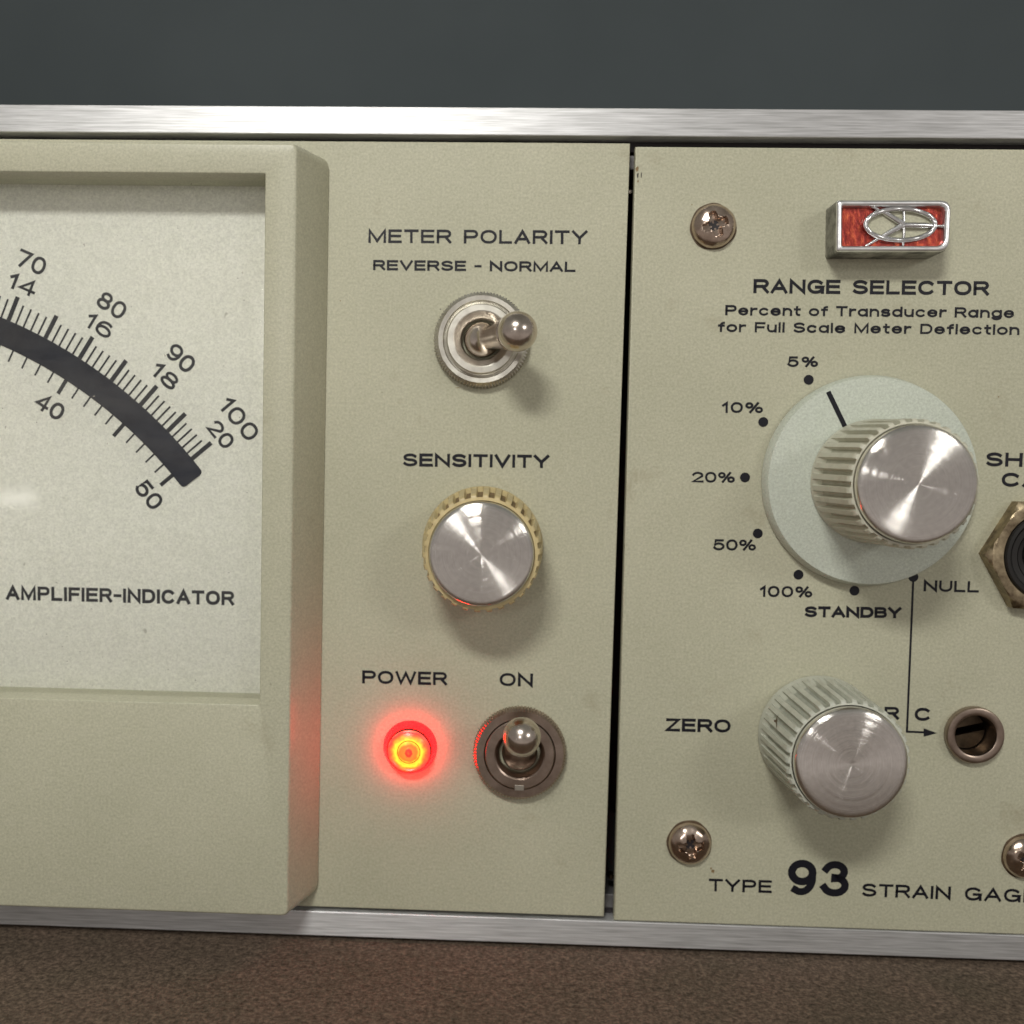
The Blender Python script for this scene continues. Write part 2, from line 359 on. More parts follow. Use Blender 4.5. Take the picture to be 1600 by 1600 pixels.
# ------------------------------------------------------------------ stroke lettering
def arc(cx, cy, rx, ry, a0, a1, n=12, e=2.0):
    o = []
    for i in range(n + 1):
        a = math.radians(a0 + (a1 - a0) * i / n); c, s = math.cos(a), math.sin(a)
        o.append((cx + rx * math.copysign(abs(c) ** (2 / e), c), cy + ry * math.copysign(abs(s) ** (2 / e), s)))
    return o
def O(cx, cy, rx, ry, e=2.2): return ('c', arc(cx, cy, rx, ry, 0, 360 - 15, 23, e))
G = {
 'A': (1.12, [[(0, 0), (.56, 1), (1.12, 0)], [(.2, .31), (.92, .31)]]),
 'B': (1.0, [[(0, 0), (0, 1)] + arc(.66, .765, .28, .235, 90, -90, 8) + [(0, .53)], [(.6, .53)] + arc(.68, .265, .32, .265, 90, -90, 8) + [(0, 0)]]),
 'C': (1.1, [arc(.56, .5, .56, .5, 42, 318, 18, 2.2)]),
 'D': (1.06, [('c', [(0, 0), (0, 1), (.45, 1)] + arc(.5, .5, .56, .5, 90, -90, 14, 2.2) + [(.45, 0)])]),
 'E': (.92, [[(.92, 1), (0, 1), (0, 0), (.92, 0)], [(0, .52), (.86, .52)]]),
 'F': (.88, [[(.88, 1), (0, 1), (0, 0)], [(0, .5), (.8, .5)]]),
 'G': (1.12, [arc(.56, .5, .56, .5, 42, 325, 18, 2.2) + [(1.12, .46), (.62, .46)], [(1.12, .46), (1.12, 0)]]),
 'H': (1.04, [[(0, 0), (0, 1)], [(1.04, 0), (1.04, 1)], [(0, .52), (1.04, .52)]]),
 'I': (0.0, [[(0, 0), (0, 1)]]),
 'L': (.86, [[(0, 1), (0, 0), (.86, 0)]]),
 'M': (1.28, [[(0, 0), (0, 1), (.64, .06), (1.28, 1), (1.28, 0)]]),
 'N': (1.06, [[(0, 0), (0, 1), (1.06, 0), (1.06, 1)]]),
 'O': (1.16, [O(.58, .5, .58, .5)]),
 'P': (.98, [[(0, 0), (0, 1)] + arc(.68, .73, .3, .27, 90, -90, 10) + [(0, .46)]]),
 'R': (1.02, [[(0, 0), (0, 1)] + arc(.7, .74, .3, .26, 90, -90, 10) + [(0, .48)], [(.6, .48), (1.02, 0)]]),
 'S': (1.0, [arc(.5, .755, .47, .245, 28, 180, 9) + arc(.5, .735, .47, .22, 190, 260, 4) + arc(.5, .265, .5, .25, 80, -10, 6) + arc(.5, .245, .5, .245, -10, -155, 9)]),
 'T': (1.0, [[(0, 1), (1, 1)], [(.5, 1), (.5, 0)]]),
 'U': (1.04, [[(0, 1), (0, .42)] + arc(.52, .42, .52, .42, 180, 360, 14, 2.2) + [(1.04, 1)]]),
 'V': (1.1, [[(0, 1), (.55, 0), (1.1, 1)]]),
 'W': (1.62, [[(0, 1), (.38, 0), (.81, .95), (1.24, 0), (1.62, 1)]]),
 'Y': (1.08, [[(0, 1), (.54, .42), (1.08, 1)], [(.54, .42), (.54, 0)]]),
 'Z': (.98, [[(.03, 1), (.96, 1), (0, 0), (.98, 0)]]),
 '-': (.5, [[(0, .48), (.5, .48)]]),
 '0': (.86, [O(.43, .5, .43, .5)]),
 '1': (.34, [[(0, .74), (.3, 1), (.3, 0)]]),
 '2': (.86, [arc(.43, .7, .42, .30, 165, -20, 12) + [(0, 0), (.88, 0)]]),
 '3': (.86, [arc(.42, .755, .38, .245, 160, -90, 12) + arc(.42, .27, .44, .27, 90, -160, 12)]),
 '4': (.92, [[(.68, 0), (.68, 1), (0, .27), (.92, .27)]]),
 '5': (.86, [[(.78, 1), (.14, 1), (.06, .46)] + arc(.42, .33, .44, .33, 140, -155, 14)]),
 '6': (.86, [('c', arc(.43, .32, .43, .32, 0, 345, 20)), arc(.46, .52, .46, .48, 60, 185, 10)]),
 '7': (.84, [[(0, 1), (.84, 1), (.3, 0)]]),
 '8': (.86, [O(.43, .755, .36, .245, 2), O(.43, .265, .43, .265, 2)]),
 '9': (.86, [('c', arc(.43, .68, .43, .32, 0, 345, 20)), arc(.40, .48, .46, .48, 5, -120, 10)]),
 '%': (1.36, [O(.25, .75, .25, .24, 2), O(1.11, .25, .25, .24, 2), [(1.0, 1.0), (.36, 0)]]),
 'a': (.86, [[(.86, .74), (.86, 0)], ('c', arc(.42, .36, .42, .36, 0, 345, 18))]),
 'c': (.84, [arc(.43, .36, .43, .36, 42, 318, 14)]),
 'd': (.88, [[(.88, 1), (.88, 0)], ('c', arc(.44, .36, .44, .36, 0, 345, 18))]),
 'e': (.9, [[(.02, .38), (.88, .38)] + arc(.45, .36, .44, .36, 0, 315, 16)]),
 'f': (.5, [arc(.5, .76, .28, .24, 90, 180, 6) + [(.22, 0)], [(0, .66), (.5, .66)]]),
 'g': (.88, [('c', arc(.44, .36, .44, .36, 0, 345, 18)), [(.88, .72), (.88, 0)] + arc(.44, 0, .44, .28, 0, -155, 10)]),
 'i': (0.0, [[(0, 0), (0, .72)], [(0, .92), (0, 1.0)]]),
 'l': (0.0, [[(0, 0), (0, 1)]]),
 'n': (.8, [[(0, 0), (0, .74)], [(0, .4)] + arc(.4, .38, .4, .34, 170, 0, 10) + [(.8, 0)]]),
 'o': (.9, [O(.45, .36, .45, .36, 2)]),
 'r': (.52, [[(0, 0), (0, .74)], [(0, .38)] + arc(.42, .36, .42, .34, 170, 75, 8)]),
 's': (.78, [arc(.39, .53, .37, .19, 30, 180, 7) + arc(.39, .54, .37, .17, 190, 260, 3) + arc(.39, .19, .39, .19, 80, -155, 12)]),
 't': (.5, [[(.2, .95), (.2, .2)] + arc(.42, .2, .22, .2, 180, 280, 5), [(0, .68), (.5, .68)]]),
 'u': (.8, [[(0, .72), (0, .34)] + arc(.4, .34, .4, .34, 180, 350, 10), [(.8, .72), (.8, 0)]]),
}
def ribbon(vs, fs, pts, wd, z, closed=False):
    P2 = []
    for p in pts:
        p = (p[0], p[1])
        if not P2 or (Vector(p) - P2[-1]).length > 1e-4: P2.append(Vector(p))
    if closed and (P2[0] - P2[-1]).length < 1e-4: P2.pop()
    n = len(P2); hw = wd / 2; base = len(vs); L, Rr = [], []
    for i in range(n):
        a = P2[i - 1] if (i > 0 or closed) else None
        b = P2[(i + 1) % n] if (i < n - 1 or closed) else None
        d1 = (P2[i] - a).normalized() if a is not None else None
        d2 = (b - P2[i]).normalized() if b is not None else None
        d1 = d1 or d2; d2 = d2 or d1
        n1 = Vector((-d1.y, d1.x)); n2 = Vector((-d2.y, d2.x)); m = (n1 + n2)
        if m.length < .35:      # very sharp turn
            m = m.normalized() if m.length > 1e-6 else n1; k = hw * 2.2
        else:
            m.normalize(); k = min(hw / max(.1, m.dot(n1)), hw * 2.2)
        p = P2[i]
        if not closed and i == 0: p = p - d1 * hw * .0
        L.append(p + m * k); Rr.append(p - m * k)
    for i in range(n): vs.append((L[i].x, L[i].y, z)); vs.append((Rr[i].x, Rr[i].y, z))
    for i in range(n if closed else n - 1):
        j = (i + 1) % n; fs.append((base + 2 * i, base + 2 * i + 1, base + 2 * j + 1, base + 2 * j))
def text_mesh(name, s, p0, p1, cap, stroke, h, gap=.42, space=.85, fit=True, center=False, width=None, rot=None):
    """p0, p1: ends of the baseline in mm; cap: capital height in mm"""
    x = 0; items = []
    for ch in s:
        if ch == ' ': x += space; continue
        wd, st = G[ch]; items.append((x, st)); x += wd + gap
    total = x - gap
    a, b = Vector(p0), Vector(p1 or p0)
    if rot is None: dx = (b - a).normalized(); W = (b - a).length
    else: dx = Vector((math.cos(rot), math.sin(rot))); W = width; a = Vector(p0) - dx * W / 2 - Vector((-dx.y, dx.x)) * cap / 2
    dy = Vector((-dx.y, dx.x)); sx = (W - stroke) / total; sy = cap - stroke
    vs, fs = [], []; zi = 0
    for x0, st in items:
        for k in st:
            cl = isinstance(k, tuple); pts = k[1] if cl else k
            q = [((x0 + px) * sx + stroke / 2 + random.uniform(-.012, .012), py * sy + stroke / 2) for px, py in pts]
            if not cl:      # let butt ends run half a stroke past the skeleton
                e0 = (Vector(q[0]) - Vector(q[1])).normalized() * stroke * .5; e1 = (Vector(q[-1]) - Vector(q[-2])).normalized() * stroke * .5
                q[0] = tuple(Vector(q[0]) + e0); q[-1] = tuple(Vector(q[-1]) + e1)
            q = [tuple(a + dx * u + dy * v) for u, v in q]
            ribbon(vs, fs, q, stroke * random.uniform(.95, 1.06), h + .0008 * (zi % 9), cl); zi += 1
    return mesh(name, vs, fs)
def font_mesh(name, s, p0, p1, cap, h, off):
    cu = bpy.data.curves.new(name, 'FONT'); cu.body = s; cu.size = 1; cu.offset = off; cu.fill_mode = 'FRONT'
    o = bpy.data.objects.new('tmp', cu); col.objects.link(o)
    me = bpy.data.meshes.new_from_object(o.evaluated_get(bpy.context.evaluated_depsgraph_get())); bpy.data.objects.remove(o)
    xs = [v.co.x for v in me.vertices]; ys = [v.co.y for v in me.vertices]
    a, b = Vector(p0), Vector(p1); dx = (b - a).normalized(); dy = Vector((-dx.y, dx.x)); W = (b - a).length
    for v in me.vertices:
        u = (v.co.x - min(xs)) / (max(xs) - min(xs)) * W; t = (v.co.y - min(ys)) / (max(ys) - min(ys)) * cap
        p = a + dx * u + dy * t; v.co = (p.x * MM, p.y * MM, h * MM)
    return me

# ================================================================== the setting
def plane(name, pts, m):
    me = bpy.data.meshes.new(name); me.from_pydata(pts, [], [(0, 1, 2, 3)]); me.update()
    o = bpy.data.objects.new(name, me); col.objects.link(o); me.materials.append(M[m]); o['kind'] = 'structure'; return o
bt = box('table', -900, 900, -92, 640, -28, 0, 2.0)
t = bpy.data.objects.new('table', bt); col.objects.link(t); bt.materials.append(M['table_top']); t['kind'] = 'structure'
bw = box('wall', -1500, 1500, 700, 740, -700, 1500)
t = bpy.data.objects.new('wall', bw); col.objects.link(t); bw.materials.append(M['wall_paint']); t['kind'] = 'structure'

# ================================================================== the case
TOP0, TOP1 = 53.9, 58.5
BOT0, BOT1 = -85.4, -80.95
UL, UR = -212.0, 232.0
case = root('instrument_case', 'grey cabinet with bright brushed aluminium rails above and below the cream panels', 'instrument case', 0, BOT0, 0)
def C(name, me, m, **k): return link(name, me, m, case, (0, -BOT0, 0), **k)
def rail(x0, x1, y0, y1):
    return box('rail', x0, x1, y0, y1, -14, .05, .18)
o = C('rail', rail(UL, UR, TOP0, TOP1), 'brushed_rail'); o['label'] = 'brushed aluminium rail along the top edge'
o = C('rail', rail(UL, UR, BOT0, BOT1), 'brushed_rail'); o['label'] = 'brushed aluminium rail along the bottom edge'
C('cover', rings('cover', [qring(rect(UL, UR, BOT0, TOP1), 1, z, 2) for z in (-250, -14.01)] +
  [qring(rect(UL + 1.5, UR - 1.5, BOT0 + 1.5, TOP1 - 1.5), 1, z, 2) for z in (-14.01, -248)], cap_first=True, cap_last=True), 'case_paint')
C('side_cheek', box('side_cheek', UL, UL + 3, BOT1 + .05, TOP0 - .05, -14, -.2, .3), 'inner_grey')
C('side_cheek', box('side_cheek', UR - 3, UR, BOT1 + .05, TOP0 - .05, -14, -.2, .3), 'inner_grey')
C('back_plate', box('back_plate', UL + 3.2, UR - 3.2, BOT0 + 2, TOP0 - .2, -62, -60), 'inner_dark')
C('card_guide', box('card_guide', 20.0, 26.0, 49.3, TOP0 - 2.2, -12, -3.2, .15), 'inner_grey')
C('card_guide', box('card_guide', 20.0, 26.0, BOT1 + .3, -77.6, -12, -3.2, .15), 'inner_grey')
C('guide_pin', lathe('guide_pin', [(0, -5), (.55, -5), (.55, -3.6), (.3, -3.2), (0, -3.2)], 20), 'nickel').location = [22.1 * MM, (45.6 - BOT0) * MM, 0]
C('guide_pin', lathe('guide_pin', [(0, -5), (.55, -5), (.55, -3.6), (.3, -3.2), (0, -3.2)], 20), 'dark_brass').location = [22.0 * MM, (-74.6 - BOT0) * MM, 0]
C('trim_strip', box('trim_strip', UL + 3.2, UR - 3.2, TOP0 - 1.7, TOP0 - .03, -14, -3.0), 'inner_dark')
C('trim_strip', box('trim_strip', UL + 3.2, UR - 3.2, BOT1 + .03, BOT1 + .9, -14, -3.0), 'inner_dark')

# ================================================================== meter amplifier (left unit)
PT_A, PB_A = 52.75, -80.2
amp = root('meter_amplifier', 'cream amplifier unit with white meter dial, toggle switches and glowing red power lamp', 'amplifier', -95, PB_A, 0)
def A(name, me, m, u=0, v=0, h=0, **k): return link(name, me, m, amp, (u + 95, v - PB_A, h), **k)
lamp_c = P(641, 1167, 0)
A('front_panel', plate('front_panel', [(-208, PB_A), (20.5, PB_A), (21.45, PT_A), (-208, PT_A)], [(lamp_c[0], lamp_c[1], 4.2)], -2.4, 0, .22), 'panel_paint')

# ---- meter
HB = 7.9
L0 = -200.0
bez_out = [(L0 - 4, -77.95), (-29.9, -77.95), (-29.3, 49.95), (L0 - 4, 49.95)]
bez_fr = [(L0, -78.15), (-33.55, -78.15), (-33.15, 49.85), (L0, 49.85)]
def shrink(c, d): return [(c[0][0] + d, c[0][1] + d), (c[1][0] - d, c[1][1] + d), (c[2][0] - d, c[2][1] - d), (c[3][0] + d, c[3][1] - d)]
win = [(L0 + 8, -42.2), (-38.6, -42.2), (-38.3, 44.95), (L0 + 8, 44.95)]
br = [2.2, 2.2, 1.6, 1.6]
bezel = A('meter_bezel', rings('meter_bezel', [
    qring(bez_out, [3, 2.6, 2.2, 3], 0.02), qring(bez_out, [3, 2.6, 2.2, 3], .5),
    qring(shrink(bez_fr, -.12), 1.3, HB - .55), qring(shrink(bez_fr, .02), 1.2, HB - .2), qring(shrink(bez_fr, .22), 1.0, HB - .04), qring(shrink(bez_fr, .45), .8, HB),
    qring(shrink(win, -.25), .45, HB), qring(shrink(win, -.08), .35, HB - .06), qring(win, .25, HB - .25),
    qring(shrink(win, .05), .2, .55)], deg=50), 'bezel_plastic')
HD = .6
def Bz(name, me, m, h=0): return link(name, me, m, bezel, (0, 0, h))
Bz('meter_dial', box('meter_dial', L0 + 4, -36.5, -44.4, 46.6, .15, HD), 'dial_paper')
cc = (-116.167, -55.643); RO, RI = 83.65, 79.18
angs = {0: -45.3, 10: -35.6, 20: -25.9, 30: -16.2, 40: -6.5, 50: 3.0, 60: 12.7, 65: 17.5, 70: 22.25, 75: 27.1, 80: 31.8, 85: 36.4, 90: 40.86, 95: 45.3, 100: 49.65}
def ang(v):
    ks = sorted(angs)
    for a, b in zip(ks, ks[1:]):
        if a <= v <= b: return angs[a] + (angs[b] - angs[a]) * (v - a) / (b - a)
def pol(r, a): a = math.radians(a); return (cc[0] + r * math.sin(a), cc[1] + r * math.cos(a))
# dark mirror band, a thin metal strip with rounded ends
def bandmesh():
    a0, a1 = -47.0, 51.75; nseg = 110; vs, fs = [], []
    mid = (RO + RI) / 2; hw = (RO - RI) / 2; rc = .7
    prof = []
    for i in range(nseg + 1):
        a = a0 + (a1 - a0) * i / nseg
        d = min(a - a0, a1 - a) * math.pi / 180 * mid
        w_ = hw if d > rc else hw - rc + math.sqrt(max(0, rc * rc - (rc - d) ** 2))
        prof.append((a, w_))
    extra = [(a0 + (a1 - a0) * 0 + k * rc / 6 / mid * 180 / math.pi) for k in range(1, 6)] + [a1 - k * rc / 6 / mid * 180 / math.pi for k in range(1, 6)]
    for a in extra:
        d = min(a - a0, a1 - a) * math.pi / 180 * mid
        prof.append((a, hw - rc + math.sqrt(max(0, rc * rc - (rc - d) ** 2)) if d < rc else hw))
    prof.sort()
    for a, w_ in prof:
        for r, z in ((mid - w_, HD), (mid - w_ , HD + .12), (mid - w_ + .1, HD + .18), (mid + w_ - .1, HD + .18), (mid + w_, HD + .12), (mid + w_, HD)):
            x, y = pol(r, a); vs.append((x, y, z))
    n = len(prof)
    for i in range(n - 1):
        for k in range(5): fs.append((i * 6 + k, (i + 1) * 6 + k, (i + 1) * 6 + k + 1, i * 6 + k + 1))
    fs.append((0, 1, 2, 3, 4, 5)); fs.append(tuple(reversed(range((n - 1) * 6, n * 6))))
    me = mesh('mirror_band', vs, fs)
    bm = bmesh.new(); bm.from_mesh(me); bmesh.ops.recalc_face_normals(bm, faces=bm.faces); bm.to_mesh(me); bm.free()
    return sharp(me, 30)
Bz('mirror_band', bandmesh(), 'mirror_band')
vs, fs = [], []
for v in range(0, 101):
    a = ang(v); thick = v % 5 == 0
    ribbon(vs, fs, [pol(RO - .2, a), pol(RO + (4.35 if thick else 3.35), a)], .78 if thick else .33, HD + .03)
Bz('scale_marks', mesh('scale_marks', vs, fs), 'meter_ink')
vs, fs = [], []
for k in range(0, 51):
    a = ang(k * 2); thick = k % 5 == 0
    ribbon(vs, fs, [pol(RI + .1, a), pol(RI - (2.75 if thick else 2.1), a)], .68 if thick else .31, HD + .03)
Bz('scale_marks', mesh('scale_marks', vs, fs), 'meter_ink')
for v in range(0, 101, 10):
    a = ang(v); r_ = -math.radians(a)
    s = str(v); W = {1: 2.3, 2: 5.2, 3: 8.2}[len(s)]
    Bz('scale_number', text_mesh('n', s, pol(94.4, a), None, 3.05, .53, HD + .03, width=W, rot=r_, gap=.38), 'meter_ink')
    s = str(v // 5); W = {1: 2.2, 2: 5.0}[len(s)]
    Bz('scale_number', text_mesh('n', s, pol(90.25, a), None, 2.75, .50, HD + .03, width=W, rot=r_, gap=.38), 'meter_ink')
    if v % 20: continue
    s = str(v // 2); W = {1: 2.3, 2: 5.2}[len(s)]
    Bz('scale_number', text_mesh('n', s, pol(73.8, a), None, 3.0, .53, HD + .03, width=W, rot=r_, gap=.38), 'meter_ink')
Bz('lettering', text_mesh('amplifier_indicator', 'AMPLIFIER-INDICATOR', P(9.5, 937, HD), P(366, 946, HD), 22.6 / 9.12, 5.0 / 9.12, HD + .03, gap=.50), 'meter_ink')
# needle at rest on the left of the dial and its pivot cover, below and left of what the picture shows
vs, fs = [], []
ribbon(vs, fs, [pol(6, -45.3), pol(82.0, -45.3)], .5, 2.2)
Bz('needle', mesh('needle', vs, fs), 'meter_ink')
Bz('meter_glass', rings('meter_glass', [qring(shrink(win, .06), .2, 4.0), qring(shrink(win, .06), .2, 4.02)], cap_first=False, cap_last=True), 'meter_glass')

# ---- lettering on the amplifier
def T(unit, s, x0, x1, y0, y1, cap, st, h=.03, **k):
    sc_ = 1 / 9.1; st *= 1.16
    return unit('lettering', text_mesh('lettering', s, P(x0, y0), P(x1, y1), cap * sc_, st * sc_, h, **k), 'print_ink')
T(A, 'METER POLARITY', 575.5, 917.5, 379.6, 381.8, 21, 3.5)
T(A, 'REVERSE - NORMAL', 583, 899, 422.3, 425.2, 15.8, 3.15, space=.68)
T(A, 'SENSITIVITY', 629.5, 858, 728.7, 731.5, 20.5, 4.0)
T(A, 'POWER', 566, 698.5, 1067.8, 1070.8, 21, 3.7)
T(A, 'ON', 780.5, 832.5, 1071.8, 1073, 21, 3.7)

# ---- toggle switches
def knurl(nt_, amp_, k0, k1):
    return lambda k, a, r, z: r + (amp_ * (abs(((a * nt_ / (2 * math.pi)) % 1) - .5) * 2 - .5) if k0 <= k <= k1 else 0)
nutA = lathe('switch_nut', [(8.05, 0), (8.1, .35), (7.95, 1.5), (7.6, 1.75), (7.3, 2.0), (6.55, 1.95), (6.4, 1.5), (6.0, 1.4), (5.8, 1.5)], 360, knurl(90, .30, 0, 2), deg=22)
bushA = lathe('switch_bushing', [(5.85, 1.3), (5.85, 2.5), (5.7, 2.65), (4.75, 2.65), (4.55, 2.55), (3.6, 1.7), (3.35, 1.2), (3.35, -4), (0, -4)], 96, deg=14)
nutB = lathe('switch_nut', [(7.95, 0), (8.0, .35), (7.85, 1.6), (7.5, 1.95), (6.2, 1.95), (6.05, 1.8)], 360, knurl(90, .26, 0, 2), deg=22)
bushB = lathe('switch_bushing', [(5.98, 1.6), (5.98, 2.15), (5.8, 2.3), (4.35, 2.3), (4.1, 2.15), (3.55, 1.2), (3.5, -4), (0, -4)], 96, deg=14)
lever = lathe('switch_lever', [(0, -3.1)] + [(3.05 * math.cos(math.radians(q)), 3.05 * math.sin(math.radians(q))) for q in range(-80, 46, 9)] +
    [(1.98, 2.5), (1.9, 3.4), (1.95, 4.6), (2.2, 7.0), (2.6, 9.4), (2.9, 10.9), (2.98, 11.15), (2.9, 11.3)] +
    [(3.2 * math.cos(math.radians(q)), 12.6 + 3.2 * math.sin(math.radians(q))) for q in list(range(-22, 90, 8))] + [(0, 15.8)], 64, deg=40)
lever2 = lathe('switch_lever', [(0, -3.1)] + [(3.1 * math.cos(math.radians(q)), 3.1 * math.sin(math.radians(q))) for q in range(-80, 30, 9)] +
    [(2.6, 2.2), (2.45, 4.0), (2.5, 6.0), (2.75, 8.4), (2.9, 10.0), (2.98, 10.3), (2.9, 10.5)] +
    [(3.1 * math.cos(math.radians(q)), 11.9 + 3.1 * math.sin(math.radians(q))) for q in list(range(-26, 90, 8))] + [(0, 15.0)], 64, deg=40)
def switch(px, py, nut, bush, lev, hbase, tip, htip, mats, label):
    u, v = P(px, py, 1.9)
    base = A('toggle_switch', nut, mats[0], u, v, 0); base['label'] = label
    link('bushing', bush, mats[1], base, (0, 0, .01))
    # lever leans towards the spot where its tip shows
    tu, tv = P(tip[0], tip[1], htip)
    d = Vector((tu - u, tv - v, htip - hbase)).normalized()
    l = link('lever', lev, mats[2], base, (0, 0, hbase)); l.rotation_mode = 'QUATERNION'; l.rotation_quaternion = d.to_track_quat('Z', 'Y')
    return base, (u, v)
switch(752.5, 530, nutA, bushA, lever, .6, (812.5, 517), 12.6, ('nickel_matt', 'nickel_matt', 'nickel'), 'bright toggle switch leaning to the right')
sw, (su, sv) = switch(812, 1179, nutB, bushB, lever2, .6, (816, 1147), 12.4, ('tarnished_nickel', 'tarnished_nickel', 'nickel'), 'dull toggle switch leaning upwards')
link('key_tab', box('key_tab', -.75, .85, -6.15, -5.2, 1.9, 2.42, .05), 'nickel_matt', sw)

# ---- fluted knobs
def knob_body(name, R0, R1, H, collar, nf=34, depth=.75, rcap=8.3):
    """gear-like body: smooth collar, flutes, plain rim that seats the metal cap"""
    prof = [(R0 - .3, 0), (R0, .35), (R0, collar - .35), (R0 - .12, collar)]
    kf = len(prof)
    m = 6
    for i in range(m + 1):
        t_ = i / m; prof.append((R0 - .12 + (R1 - R0 + .12) * t_, collar + .01 + (H - .55 - collar) * t_))
    ke = len(prof) - 1
    prof += [(R1 - .25, H - .12), (R1 - .5, H), (rcap + .14, H), (rcap + .05, H - .5)]
    def rf(k, a, r, z):
        p = (a * nf / (2 * math.pi)) % 1
        g = 0
        s = 1 - max(0, min(1, (abs(p - .5) - .2) / .07))     # 1 in the groove, 0 on the land
        if kf + 1 <= k <= ke: g = depth * s
        elif k == ke + 1: g = depth * .5 * s
        return r - g
    me = lathe(name, prof, nf * 14, rf, deg=28)
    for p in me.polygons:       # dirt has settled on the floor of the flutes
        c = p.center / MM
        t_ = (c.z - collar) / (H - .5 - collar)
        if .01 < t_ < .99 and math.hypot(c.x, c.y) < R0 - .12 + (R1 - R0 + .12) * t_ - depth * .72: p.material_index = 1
    return me
def cap_mesh(R, H):
    return lathe('knob_cap', [(R, -.5), (R, .7), (R - .06, 1.0), (R - .28, 1.28), (R - .62, 1.45), (R - 1.0, 1.52), (R * .6, 1.53), (R * .3, 1.53), (.25, 1.53), (0, 1.50)], 128, deg=60)
def knob(unit, name, px, py, H, R0, R1, Rc, collar, matb, label, z0=0.0, rot=0.0, nf=34, dep=.75):
    u, v = P(px, py, H + 1.5)
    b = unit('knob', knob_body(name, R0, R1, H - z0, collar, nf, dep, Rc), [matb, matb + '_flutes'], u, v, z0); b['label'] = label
    b.rotation_euler = (0, 0, rot)
    c = link('knob_cap', cap_mesh(Rc, H), 'turned_aluminium', b, (0, 0, H - z0))
    return b, (u, v)
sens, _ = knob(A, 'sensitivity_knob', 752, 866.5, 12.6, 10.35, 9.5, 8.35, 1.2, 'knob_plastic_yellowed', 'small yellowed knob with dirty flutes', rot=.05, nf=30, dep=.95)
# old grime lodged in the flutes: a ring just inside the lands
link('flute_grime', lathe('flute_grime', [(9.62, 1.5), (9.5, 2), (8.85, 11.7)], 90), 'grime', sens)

# ---- power lamp
lamp_holder = A('power_lamp', lathe('power_lamp', [(4.15, -2), (4.15, .25), (4.05, .35), (3.95, .3)], 64), 'chrome', lamp_c[0], lamp_c[1], 0)
link('lamp_side_and_spill', lathe('lamp_side_and_spill', [(4.15, -1), (4.7, .12), (4.55, .5), (4.1, 1.6), (3.9, 1.95)], 64), 'lamp_glow_side', lamp_holder)  # flared base glows in place of the red spill on the panel
link('lens', lathe('lens', [(3.9, 1.95), (3.86, 2.2), (3.6, 2.5), (3.35, 2.62), (3.15, 2.5), (3.0, 2.58), (2.5, 2.85), (2.15, 2.95), (1.95, 2.72), (1.8, 2.9), (1.3, 3.05), (.95, 3.1), (.85, 2.98), (.5, 3.1), (0, 3.12)], 64, deg=20), 'lamp_lens', lamp_holder)
link('lens_ring', lathe('lens_ring', [(1.98, 2.9), (1.98, 2.99), (1.88, 2.99), (1.88, 2.9)], 48), 'dark_brass', lamp_holder)
link('lens_ring', lathe('lens_ring', [(3.70, 2.3), (3.70, 2.50), (3.84, 2.36), (3.92, 2.1)], 64), 'lens_red', lamp_holder)

# ================================================================== strain gage plug-in (right unit)
PT_B, PB_B = 52.2, -80.8
plug = root('strain_gage_plug_in', 'cream plug-in panel with range dial, zero knob, red badge and phone jack', 'plug-in unit', 120, PB_B, 0)
def B(name, me, m, u=0, v=0, h=0, **k): return link(name, me, m, plug, (u - 120, v - PB_B, h), **k)
jack_c = P(1639, 869, 2.5); trim_c = P(1524.5, 1149.5, 1.2)
B('front_panel', plate('front_panel', [(22.25, PB_B), (229, PB_B), (229, PT_B), (22.35, PT_B)], [(jack_c[0], jack_c[1], 6.0), (trim_c[0], trim_c[1], 3.9)], -1.9, 0.0, .25), 'panel_paint')
T(B, 'RANGE SELECTOR', 1177, 1545, 458.2, 461.8, 21.5, 4.1)
T(B, 'Percent of Transducer Range', 1133, 1584.5, 492.8, 497.2, 15.8, 2.95, space=.7)
T(B, 'for Full Scale Meter Deflection', 1121.5, 1592.5, 518.8, 523.6, 15.8, 2.95, space=.75)
T(B, '5%', 1230, 1278, 573.6, 573.8, 16.5, 3.1, gap=.5)
T(B, '10%', 1128, 1192, 645.2, 645.8, 17, 3.1, gap=.42)
T(B, '20%', 1081, 1148, 754, 754.6, 17, 3.1, gap=.36)
T(B, '50%', 1114, 1181, 860, 860.6, 17.5, 3.1, gap=.36)
T(B, '100%', 1187, 1269, 932.6, 933.8, 17.5, 3.1, gap=.4)
T(B, 'STANDBY', 1257, 1408, 964.3, 966, 17.2, 3.9)
T(B, 'NULL', 1443, 1529, 924, 926, 17.5, 3.2)
T(B, 'ZERO', 1040, 1141.5, 1142.7, 1144.8, 21, 4.1)
T(B, 'C', 1428.8, 1454, 1126, 1126.5, 20.5, 3.8)
T(B, 'R', 1381.5, 1404.5, 1124, 1124.4, 20, 3.8)
T(B, 'SHUNT', 1540, 1690, 728.6, 731.5, 21.5, 4.2)
T(B, 'CAL', 1564.5, 1654, 760.2, 762.5, 21.5, 4.2)
T(B, 'TYPE', 1107, 1205.5, 1392.5, 1395.3, 20.5, 3.4)
T(B, 'STRAIN', 1346.5, 1485, 1400.4, 1405.6, 21, 3.5)
T(B, 'GAGE', 1507, 1621, 1406.6, 1411, 21.3, 3.5)
B('lettering', text_mesh('number_93', '93', P(1230, 1398), P(1325.5, 1401.5), 57 / 9.1, 11.4 / 9.1, .03, gap=.5), 'print_ink')
dotm = mesh('position_dot', [(.84 * math.cos(i * math.pi / 16), .84 * math.sin(i * math.pi / 16), .035) for i in range(32)], [tuple(range(32))])
